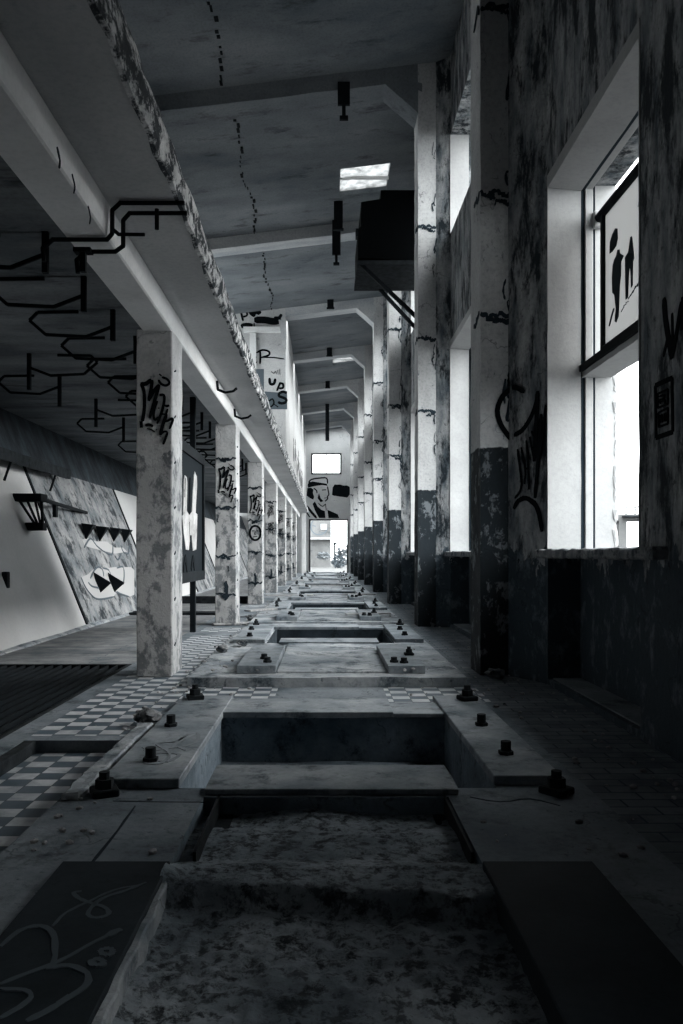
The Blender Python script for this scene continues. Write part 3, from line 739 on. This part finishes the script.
for k, F in enumerate(UNIT):
    B = .0 if k == 0 else .09
    t = thing('machine_foundation', f'{ULOOK[k]} machine foundation pit with bolted side plates in the middle of the floor', 'foundation', (0, F, 0), 'row of machine foundations')
    if k:
        pl = slab_with_holes([-1.24, -.72, .86, 1.28], [F, F+2.78, F+4.52, F+5.0], lambda x, y: -.72 < x < .86 and F+2.78 < y < F+4.52, 0, B, lambda u, v, w: (u, v, w))
        pl.rough(.2, .010, 5).build('plinth', m['base'], t)
        MB().box(-.45, .58, F+.25, F+2.55, B-.01, B+.02, .006).rough(.2, .008, 4).build('infill_slab', m['base'], t)
        fl = MB().box(-.82, -.455, F+.22, F+1.9, B, B+.075, .004).build('bed_plate', m['plate'], t)
        fr = MB().box(.585, .93, F+.22, F+1.9, B, B+.075, .004).build('bed_plate', m['plate'], t)
        for (x, y, big) in ((-.55, .45, 0), (-.6, .7, 0)): bolt(fl, x, F+y, B+.075, big)
        for (x, y, big) in ((.75, .4, 0), (.66, .45, 0), (.86, 1.0, 1)): bolt(fr, x, F+y, B+.075, big)
    side = [(-1.15, -.745, 2.74, 5.16 if k == 0 else 4.9), (.875, 1.235, 2.80, 5.16 if k == 0 else 4.9)]
    for j, (x0, x1, y0, y1) in enumerate(side):
        sp = MB().box(x0, x1, F+y0, F+y1, B, B+.05, .005).build('side_plate', m['plate'], t)
        if j == 0:
            for (x, y, big) in ((-1.03, 5.0, 1), (-1.03, 4.0, 0), (-.97, 3.1, 0)): bolt(sp, x, F+min(y, y1-.12), B+.05, big)
            if k == 0:
                mb = MB(); Z1 = B+.052; Q = lambda px, py: ray(100+px/3.415, 630+py/3.415, (0, 0, Z1), (0, 0, 1))
                for pts in ([(150,410),(200,385),(260,380),(330,350),(325,385),(250,400),(300,355)], [(145,400),(190,410),(265,400),(290,410)], [(155,430),(210,420),(270,425),(230,450),(180,440)], [(190,390),(240,420),(210,455),(150,455)]):
                    mb.stroke([Q(*p) for p in pts], .022, (0, 0, 1), .001, .4)
                mb.build('graffiti_tag', m['chalk'], sp)
        else:
            for (x, y, big) in ((1.12, 4.95, 1), (1.05, 4.02, 0), (1.04, 3.25, 0)): bolt(sp, x, F+min(y, y1-.12), B+.05, big)
    if k == 0:
        bolt(t, -1.10, F+2.64, 0, True); bolt(t, 1.16, F+2.66, 0, True)
    MB().box(-.80, .50, F+4.5, F+5.05, B+.0, B+.045, .004).build('rear_coping', m['plate'], t)
    MB().box(.42, .93, F+4.52, F+4.95, B+.0, B+.03, .004).build('rear_coping', m['plate'], t)
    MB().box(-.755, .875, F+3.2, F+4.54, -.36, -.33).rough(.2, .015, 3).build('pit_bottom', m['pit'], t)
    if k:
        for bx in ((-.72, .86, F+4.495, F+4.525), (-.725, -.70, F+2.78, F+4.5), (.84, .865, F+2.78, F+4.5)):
            MB().box(*bx, -.345, B+.004).build('pit_shade_lining', m['lining'], t)  # dark sheets added inside the pit to paint its shade
    pk = MB().box(-.60+R.uniform(-.05, .05)*(k > 0), .665, F+2.63, F+3.09, B+.001, B+.03, .004).build('cross_board', m['plate'])
    tag(pk, f'flat steel cross board over the front edge of the {ULOOK[k]} machine pit', 'board', 'cross boards over the pits', 'thing')

def near_plate(x0, x1, label, tagd=False):
    t = thing('floor_plate', label, 'plate', ((x0+x1)/2, 2.0, 0))
    MB().box(x0, x1, .9, 3.05, -.10, .03, .004).build('plate_body', m['darkplate'], t)  # drawn down deep so its dark sides stand for the trench shadow
    return t
LP = near_plate(-1.0, -.59, 'large dark steel floor plate with faint spray-painted curls, left of the trench')
RP = near_plate(.60, 1.02, 'large dark steel floor plate lying right of the gritty trench')
mb = MB(); Q = lambda px, py: ray(px/3.79, 860+py/3.79, (0, 0, .031), (0, 0, 1))
for pts, w in (([(555,85),(480,115),(400,140),(355,170),(335,205),(365,220),(410,205),(400,180),(350,165),(300,145),(278,125),(310,118)], .022), ([(530,95),(430,115),(330,160),(250,200),(200,250)], .014),
               ([(455,265),(410,285),(330,325),(220,385),(100,430),(0,470)], .02), ([(460,262),(430,275),(405,288)], .035), ([(0,330),(70,270),(150,250),(200,280),(210,340),(200,400),(175,410)], .025), ([(180,410),(260,400),(330,430),(330,470),(280,510),(200,560),(100,610)], .025), ([(265,515),(220,545)], .035), ([(0,490),(90,495),(120,520),(70,560),(0,600)], .02)):
    mb.stroke([Q(*p) for p in pts], w*.7, (0, 0, 1), .001, .3)
for c in ((405, 350), (371, 390)):
    mb.stroke([Q(c[0]+24*math.cos(a), c[1]+11*math.sin(a)) for a in [i*math.pi/5 for i in range(11)]], .018, (0, 0, 1), .001, .4)
mb.build('graffiti_tag', m['chalkdark'], LP)
# pale edge of the trench beside the left plate
o = MB().box(-.60, -.565, .9, 3.05, -.12, .012, .006).rough(.08, .012, 9).build('trench_edging', m['base'])
tag(o, 'thin chipped concrete edging between the left dark plate and the gritty trench', 'edging', kind='thing')
for (x, s, lab) in ((-.52, 1, 'left rusty angle iron lying in the dirt in front of the nearest cross board'), (.60, -1, 'right rusty angle iron lying in the dirt in front of the nearest cross board')):
    mb = MB(); y0, y1 = 3.22, 4.0
    mb.box(x-.012, x+.0, y0, y1, -.1, .0); mb.box(min(x, x+s*.07), max(x, x+s*.07), y0, y1, -.10, -.085)
    o = mb.build('angle_iron', m['rust']); tag(o, lab, 'angle iron', kind='thing')

# joints in the screed
mb = MB(); FJ = lambda px, py: ray(px, py, (0, 0, 0.0), (0, 0, 1))
for pts in ([(113,801),(160,802),(205,802)], [(135,806),(118,830),(88,868)], [(470,797),(500,802),(530,799),(560,806)]):
    mb.stroke([FJ(*p) for p in pts], .012, (0, 0, 1), .001, .5)
mb.build('crack', m['joint'], bpy.data.objects['floor'])
# stones, boards and crumbs
def lump(x, y, z, r, label, seed):
    mb = MB(); ret = bmesh.ops.create_icosphere(mb.bm, subdivisions=3, radius=r)
    for v in mb.bm.verts:
        v.co += noise.noise_vector(v.co*(2.2/r)*.5 + Vector((seed, 0, 0)))*r*.5 + noise.noise_vector(v.co*(6/r)*.5 + Vector((seed, 3, 0)))*r*.22; v.co.z *= .6
    zmin = min(v.co.z for v in mb.bm.verts)
    bmesh.ops.translate(mb.bm, vec=(x, y, z-zmin), verts=mb.bm.verts)
    o = mb.build('concrete_lump', m['rubble']); tag(o, label, 'stone', kind='thing')
lump(-1.235, 5.6, 0, .085, 'jagged lump of concrete between the checkered tiles and the bolted plate', 3)
lump(-1.16, 9.0, .09, .06, 'concrete lump on the left edge of the second foundation', 5)
lump(-1.0, 9.6, .09, .065, 'concrete lump standing near the second pit on its left plate', 8)
lump(-1.30, 14.2, 0, .09, 'concrete lump beside the third foundation near the second left column', 11)
lump(1.62, 7.62, 0, .085, 'dark lump of rubble at the foot of the first pier', 13)
mb = MB()
for k in range(420):
    y = R.choice((R.uniform(2.6, 8), R.uniform(6, 20))); x = R.choice((R.uniform(-1.3, -.6), R.uniform(.7, 1.5), R.gauss(-1.3, .12), R.gauss(1.8, .1)))
    r = R.uniform(.005, .02)
    inpit = any(-.8 < x < .9 and u+2.7 < y < u+4.6 for u in UNIT) or (-1.95 < x < -1.29 and y < 5.2) or x > 2.0
    onu = -1.28 < x < 1.3 and any(u < y < u+5.1 for u in UNIT[1:])
    onp = (abs(x) > .7 and abs(x) < 1.27 and UNIT[0]+2.7 < y < UNIT[0]+5.4) or (y < 3.1)
    if inpit or onp: continue
    ret = bmesh.ops.create_icosphere(mb.bm, subdivisions=1, radius=r)
    bmesh.ops.transform(mb.bm, matrix=Matrix.Translation((x, y, (.13 if onu else 0)+r*.4)) @ Matrix.Rotation(R.uniform(0, 3), 4, 'Z') @ Matrix.Diagonal((1.3, .9, .7, 1)), verts=ret['verts'])
o = mb.build('floor_crumbs', m['stone']); tag(o, 'small crumbs of broken concrete strewn over the floor', 'rubble', kind='stuff')
BO = [(-1.36, 13.6, .01, 1.1, .22, .3, 'pale board lying askew at the foot of the second left column'), (-1.2, 15.6, .10, .9, .18, .9, 'weathered board across the left edge of the third foundation'), (.75, 14.0, .14, .8, .16, .2, 'short board on the right of the third foundation'),
      (-.9, 20.3, .14, 1.2, .2, .15, 'board lying on the left of the fourth foundation'), (.9, 20.8, .14, .9, .2, -.3, 'board lying on the right of the fourth foundation'), (0, 26.6, .14, 1.9, .25, .03, 'long board laid across the fifth foundation'),
      (-.7, 32.1, .14, 1.3, .3, .2, 'board on the left of the sixth foundation'), (.2, 49.3, .01, 2.2, .9, .02, 'wide pale board on the floor before the far doorway')]
for (x, y, z, L, w, a, lab) in BO:
    Mt = Matrix.Translation((x, y, z+.016)) @ Matrix.Rotation(a, 4, 'Z')
    o = MB().box(-L/2, L/2, -w/2, w/2, -.014, .014, .003, Mt).build('timber_board', m['wood']); tag(o, lab, 'board', kind='thing')

# ------------------------------------------------------------------ things under the roof
HB = [(.31, 13.16, 12, 8.98, 8.58), (.30, 18.0, 11, 8.98, 8.50), (.27, 19.0, 9, 8.72, 8.30), (.17, 24.9, 9, 9.0, 8.85), (.17, 30.7, 8, 9.0, 8.8), (.12, 36.6, 8, 9.0, 8.8)]
for k, (x, y, w, z1, z0) in enumerate(HB):
    t = thing('roof_hanger', f'{ORD[k]} dark steel hanger from the front under the roof over the aisle', 'hanger', (x, y, zroof(x)), 'steel hangers under the roof')
    zt = zroof(x) - (.19 if k == 0 else .01)
    MB().box(x-.10, x+.10, y-.03, y+.03, z0, zt+.01, .004).build('hanger_plate', m['steel'], t)
    if k in (0, 2): MB().box(x-.03, x+.03, y-.02, y+.02, z0-.2, z0).box(x-.07, x+.07, y-.03, y+.03, z0-.24, z0-.18).build('hook', m['steel'], t)
    else: MB().box(x-.12, x+.12, y-.05, y+.05, z0-.02, z0+.015).build('foot_flange', m['steel'], t)
o = MB().box(.02, .22, 41.6, 42.1, 7.15, zroof(.1)-.1).build('hanging_post', m['steel']); tag(o, 'long black post hanging from the roof in front of the far window', 'post', kind='thing')

# dark steel box platform on the window wall
t = thing('steel_bunker', 'large black steel box on slanting struts high on the window wall', 'box', (1.4, 16, 6.9))
y0, y1 = 15.5, 17.0
mb = MB().prism([(.64, 6.95), (XW, 6.86), (XW, 8.25), (1.08, 8.25), (1.08, 8.08), (.70, 8.02), (.70, 7.55), (.64, 7.5)], y0, y1)
mb.build('box_body', m['tar'], t)
MB().box(.62, XW, y0-.03, y1+.03, 6.80, 6.88).build('bottom_frame', m['rust'], t)
MB().box(.60, .66, y0+.1, y0+.3, 7.4, 7.55).build('latch', m['steel'], t)
MB().bar((.70, y0+.05, 6.82), (XW, y0+.05, 5.55), .07, .07).build('strut', m['steel'], t)
MB().bar((1.15, y1-.05, 6.82), (XW, y1-.05, 5.85), .07, .07).build('strut', m['steel'], t)

# bracket and haunch at the corner of the upper room
t = thing('corner_bracket', 'pale concrete bracket over the scrawled face of the upper room', 'bracket', (-1.6, 25.1, 8.3))
UY = 25.2
A = lambda px, py: vertical(px, py, UY)
a0, a1 = A(244, 328.5), A(281, 333)
MB().box(a0.x, a1.x, UY-.22, UY, a1.z, a0.z).build('shelf', m['edgebeam'], t)
q0, q1 = A(279, 322), A(287, 350)
MB().prism([(q0.x, q0.z), (q1.x-.02, q0.z), (q1.x-.02, q1.z), (q0.x+.12, q1.z+.15)], UY-.25, UY).build('haunch', m['beam'], t)
MB().box(A(250,0).x, A(256,0).x, UY-.12, UY, A(0,370).z, A(0,334).z).build('upright', m['edgebeam'], t)
mb = MB(); U = lambda pts: [A(230+x/6.83, 290+y/6.83) - Vector((0, .003, 0)) for x, y in pts]
for pts, w in (([(40,155),(60,145),(110,150),(115,175),(80,185)], .06), ([(75,150),(82,180),(90,212)], .07), ([(140,120),(160,150),(180,160)], .28), ([(150,150),(190,150),(205,165)], .15), ([(165,205),(240,205),(300,215),(350,200)], .22), ([(300,190),(335,190),(352,165)], .1), ([(75,250),(110,240),(155,245)], .15), ([(165,225),(165,250)],.06),
               ([(205,415),(208,460),(205,505)], .06), ([(180,430),(220,410),(265,420),(265,445),(210,462)], .06), ([(210,460),(300,462),(372,472)], .04), ([(178,490),(182,500)], .06), ([(175,455),(180,462)],.05),
               ([(270,600),(275,640),(300,640),(310,605)], .09), ([(320,690),(340,640),(345,635)], .07), ([(335,640),(360,640),(362,668),(335,672)], .07), ([(388,705),(365,695),(338,705),(336,725),(362,735),(384,748),(378,768),(350,774),(328,765)], .085), ([(280,555),(300,570),(310,555),(318,575)], .02), ([(325,548),(330,580)], .02), ([(340,540),(342,582)], .02),
               ([(265,760),(290,745),(300,775),(275,800),(260,780)], .05), ([(300,780),(330,800)], .05)):
    mb.stroke(U(pts), w, (0, -1, 0))
mb.build('graffiti_tag', m['black'], WRM)
mb = MB(); mb.blob(U([(178,540),(232,540),(232,690),(215,690),(178,600)]), (0, -1, 0), .001); mb.blob(U([(205,690),(330,700),(390,690),(390,815),(260,815)]), (0, -1, 0), .001)
mb.build('painted_patch', m['grey'], WRM)
mb = MB()   # tags on the room's long side, above the slab
for q in range(7):
    y = 31+q*1.9; z = 4.6+R.uniform(0, .6)
    mb.stroke([(-1.238, y, z), (-1.238, y+.5, z+.7), (-1.238, y+.7, z+.1), (-1.238, y+1.2, z+.6), (-1.238, y+1.0, z-.2)], .09, (1, 0, 0))
    mb.stroke([(-1.238, y+.3, z+.9), (-1.238, y+1.1, z+.8)], .12, (1, 0, 0))
mb.build('graffiti_tag', m['black'], WRM)

# end frame, far window, mural
o = MB().box(-1.40, -1.16, 48.2, 48.6, 0, zroof(-1.3)-.1).rough(.5, .01, 4).build('end_post', m['edgebeam']); tag(o, 'slim pale post rising to the roof beside the far end wall', 'post', kind='thing')
w = struct(MB().box(-.88, .95+.1, YEND-.03, YEND+.06, 6.28, 6.37).box(-.88, 1.05, YEND-.03, YEND+.06, 7.53, 7.62).box(-.88, -.78, YEND-.03, YEND+.06, 6.28, 7.62).box(.95, 1.05, YEND-.03, YEND+.06, 6.28, 7.62).build('window_9', m['steel']))
MB().box(.055, .115, YEND-.02, YEND+.04, 6.3, 7.6).build('mullion', m['steel'], w)
d = struct(MB().box(-1.02, -.93, YEND-.04, YEND+.1, 0, 3.42).box(1.40, 1.47, YEND-.04, YEND+.1, 0, 3.42).box(-1.02, 1.47, YEND-.04, YEND+.1, 3.34, 3.42).build('door_1', m['rust']))
E = lambda pts: [vertical(285+x/6.02, 420+y/6.02, YEND) - Vector((0, .004, 0)) for x, y in pts]
mb = MB()      # plain stencilled bust of a person with a cap
for poly in ([(136,392),(142,376),(165,370),(205,376),(252,384),(256,396),(225,392),(190,396),(160,402),(140,408)], [(135,410),(158,408),(172,420),(168,440),(176,462),(170,480),(150,470),(130,455)],
             [(166,505),(180,490),(196,520),(218,540),(240,548),(244,590),(205,590),(180,545)], [(255,540),(290,555),(318,568),(326,590),(262,590)], [(205,440),(214,470),(232,488),(214,496),(196,470)]): mb.blob(E(poly), (0, -1, 0), .003)
for pts, w in (([(142,376),(160,358),(205,350),(250,350),(256,384)], .09), ([(128,515),(160,555),(190,590)], .16), ([(122,545),(150,585)], .13), ([(256,400),(260,425),(264,448),(256,460),(256,475),(240,490)], .08), ([(222,422),(248,420)], .1), ([(236,470),(252,468)], .06), ([(200,500),(225,520),(244,505)], .06), ([(244,505),(248,545)], .08), ([(172,410),(190,425),(192,440)], .08)): mb.stroke(E(pts), w, (0, -1, 0))
for pts, w in (([(285,425),(330,428),(390,428)], 1.3), ): mb.stroke(E(pts), w*.6, (0, -1, 0), jit=.2)
mb.build('mural', m['black'], WE)

# writing and stencils on the window wall
mb = MB(); fy = WIN[0][1]-.012
G = lambda pts: [vertical(485+x/5.69, 370+y/5.69, PIER[0]-.012) for x, y in pts]
NS = Vector((-.56, -.27, 0)).normalized()
Hh = lambda pts: [ray(485+x/5.69, 370+y/5.69, Vector((1.80, PIER[0]+.02, 0)) + NS*.012, NS) for x, y in pts]
mb.stroke(Hh([(225,125),(180,100),(155,100)]), .05, NS); mb.stroke(Hh([(300,120),(290,190),(260,270),(215,340),(165,372)]), .05, NS)
for pts, w in (([(185,450),(200,560),(210,660)], .05), ([(210,640),(200,690),(170,730)], .05), ([(205,440),(230,560),(225,650)], .05), ([(235,400),(245,520),(250,680)], .05), ([(225,560),(250,560)], .05), ([(255,380),(280,520)], .06), ([(300,120),(290,330),(280,520)], .10), ([(320,250),(310,420),(300,560),(285,730)], .08), ([(345,200),(335,330),(315,480)], .05), ([(265,350),(300,430),(290,720)], .05),
               ([(165,790),(190,745),(235,730),(280,760),(310,820),(325,920)], .09)): mb.stroke(Hh(pts), w*.55, NS, jit=.15)
mb.build('graffiti_tag', m['black'], PT)
mb = MB(); mb.stroke(G([(155,100),(100,150),(70,230),(90,310),(130,370),(150,395)]), .05, (0, -1, 0)); mb.stroke(G([(145,10),(140,60),(150,110)]), .04, (0, -1, 0), jit=.5)
mb.build('graffiti_curve', m['black'], PT)
mb = MB(); K = lambda pts: [ray(600+x/6.02, 280+y/6.02, (XW-.001, 0, 0), (1, 0, 0)) for x, y in pts]
for pts, w in (([(385,110),(395,230),(410,330),(435,470)], .10), ([(435,470),(465,300),(490,130)], .07), ([(435,200),(438,300),(440,420)], .05), ([(415,310),(400,390),(382,460)], .05), ([(500,100),(497,300)], .1)): mb.stroke(K(pts), w*.6, (-1, 0, 0))
# framed stencil
for (c, w) in ((((335,635),(435,590),(440,915),(340,950)), .03),):
    pts = list(c)+[c[0]]
    for p, q in zip(pts, pts[1:]): mb.stroke(K([p, q]), w, (-1, 0, 0), taper=False)
for c in (((350,685),(412,658),(412,745),(352,770)), ((355,800),(412,770),(412,865),(358,885))):
    pts = list(c)+[c[0]]
    for p, q in zip(pts, pts[1:]): mb.stroke(K([p, q]), .012, (-1, 0, 0), taper=False)
for pts in ([(362,702),(390,692),(388,715),(365,722),(368,745)], [(362,735),(385,728)], [(395,720),(398,745)], [(365,812),(365,860)], [(378,808),(380,858)], [(393,802),(394,852)], [(403,798),(403,850)], [(362,835),(405,822)]): mb.stroke(K(pts), .011, (-1, 0, 0))
mb.build('graffiti_tag', m['black'], WR)

# ------------------------------------------------------------------ outside
struct(box(-60, 80, YEND+.3, 160, -.4, -.02).build('ground', m['ground']))
struct(box(XW+.62, 80, -30, YEND+.3, -.4, -.02).build('ground_yard', m['ground']))
t = thing('rendered_building', 'pale rendered building outside the far doorway with a round emblem and canopy', 'building', (-4, 76, 0))
BX = lambda px, py: vertical(285+px/6.02, 420+py/6.02, 75)
MB().box(-14, BX(275,0).x, 75, 85, -.1, BX(0,715).z).build('lower_wall', m['render'], t)
MB().box(-14, BX(275,0).x+.05, 75.6, 85, BX(0,715).z, 8).build('upper_wall', m['render'], t)
MB().box(-14, BX(305,0).x, 74.3, 76, BX(0,720).z, BX(0,708).z).build('canopy', m['stone'], t)
MB().box(BX(248,0).x, BX(275,0).x, 75.2, 76, BX(0,760).z, BX(0,722).z).build('bracket', m['rust'], t)
mb = MB(); c = BX(205, 640)+Vector((0, .58, 0))
mb.stroke([c+Vector((.78*math.cos(a), 0, .78*math.sin(a))) for a in [math.pi*(.75+i*.11) for i in range(12)]], .09, (0, -1, 0))
mb.stroke([BX(165,632)+Vector((0,.58,0)), BX(185,640)+Vector((0,.58,0))], .12, (0, -1, 0)); mb.stroke([BX(200,680)+Vector((0,.58,0)), BX(230,675)+Vector((0,.58,0))], .08, (0, -1, 0))
mb.build('emblem', m['grey'], t)
a, b_ = BX(215, 658), BX(252, 625); MB().box(a.x, b_.x, 75.5, 75.62, a.z, b_.z).build('white_panel', m['white'], t)
o = MB().cyl(vertical(334.7, 562, 80), vertical(334.7, 543, 80), .10).cyl(vertical(333, 543.5, 80), vertical(337, 543.5, 80), .12).build('lamp_post', m['rust']); tag(o, 'thin post standing beyond the pale building outside the doorway', 'post', kind='thing')
m['leaf'] = aged('dull leaves', g(.03, 1), g(.09, .5), g(.01, 1), scale=3, crack=False)
m['leaf2'] = aged('pale dry leaves', g(.10, .2), g(.16, .2), g(.15, 1), scale=3, crack=False)
def bush(name, lab, px, py, Y, rx, rz, mat, n=260):
    c = vertical(px, py, Y); mb = MB()
    for k in range(n):
        d = Vector((R.gauss(0, 1), R.gauss(0, 1), R.gauss(0, 1))).normalized()*R.uniform(.5, 1)
        p = c + Vector((d.x*rx, d.y*rx, d.z*rz)); s = rx*.16
        q = Matrix.Rotation(R.uniform(0, 6), 3, d)
        vs = [mb.bm.verts.new(p + q @ Vector(u)*s) for u in ((-1, 0, 0), (0, -.5, .3), (1.2, 0, 0), (0, .5, -.2))]; mb.bm.faces.new(vs)
    o = mb.build(name, mat); tag(o, lab, 'bush', kind='thing')
    return o
bush('dark_bush', 'dark bush outside the far doorway beside the pale building', 338, 561, 72, .65, .6, m['leaf'])
bush('dark_bush', 'low dark bush in front of the one beside the pale building', 339, 565.5, 68, .55, .3, m['leaf'], 160)
bush('dry_bush', 'pale dry bush before the wall seen through the far doorway', 323.5, 556, 72, .7, .4, m['leaf2'])
bush('dry_bush', 'large pale bush at the right side of the far doorway', 345, 557, 90, 1.3, 1.4, m['leaf2'], 400)
# concrete frame in the yard
Yf = 30.0; t = thing('concrete_gantry', 'pale concrete frame standing in the yard outside the nearest window', 'structure', (12, Yf, 0))
F = lambda px, py: vertical(px, py, Yf)
MB().box(F(617,0).x, F(700,0).x, Yf, Yf+.6, F(0,521).z, F(0,514).z).build('beam', m['render'], t)
MB().box(F(619,0).x, F(627,0).x, Yf, Yf+.5, -.1, F(0,521).z).build('post', m['render'], t)
MB().box(F(690,0).x, F(698,0).x, Yf, Yf+.5, -.1, F(0,521).z).build('post', m['render'], t)
mb = MB()
for k in range(6): mb.box(F(618+9*k,0).x, F(619.5+9*k,0).x, Yf+.1, Yf+.2, F(0,514).z, F(0,506).z)
mb.box(F(617,0).x, F(700,0).x, Yf+.08, Yf+.22, F(0,507.5).z, F(0,505.5).z); mb.build('railing', m['stone'], t)
MB().box(F(622,0).x, F(700,0).x, Yf-.4, Yf, F(0,517.5).z, F(0,516).z).build('pipe', m['rust'], t)

# ------------------------------------------------------------------ light and camera
W = bpy.data.worlds.new('overcast'); SC.world = W; W.use_nodes = True
bg = W.node_tree.nodes['Background']; bg.inputs['Color'].default_value = (.92, .98, 1.0, 1); bg.inputs['Strength'].default_value = 1.0
L = bpy.data.lights.new('veiled_sun', 'SUN'); L.energy = 1.1; L.angle = math.radians(60); L.color = (1, .98, .95)
lo = bpy.data.objects.new('veiled_sun', L); COL.objects.link(lo)
lo.rotation_euler = Vector((-1.0, .04, -.52)).to_track_quat('-Z', 'Y').to_euler()
cam = bpy.data.cameras.new('camera'); co = bpy.data.objects.new('camera', cam); COL.objects.link(co)
co.location = (0, 0, CH); co.rotation_euler = (math.pi/2, 0, 0)
cam.sensor_fit = 'VERTICAL'; cam.sensor_height = 36; cam.lens = 36*FPX/1024
cam.shift_x = (341.5-VX)/1024; cam.shift_y = (VY-512)/1024
cam.clip_start = .05; cam.clip_end = 500
SC.camera = co
vs = SC.view_settings; vs.view_transform = 'Standard'; vs.look = 'None'; vs.gamma = 1; vs.use_curve_mapping = False; vs.exposure = 3.12
SC.cycles.max_bounces = 10; SC.cycles.diffuse_bounces = 6; SC.cycles.sample_clamp_indirect = 6
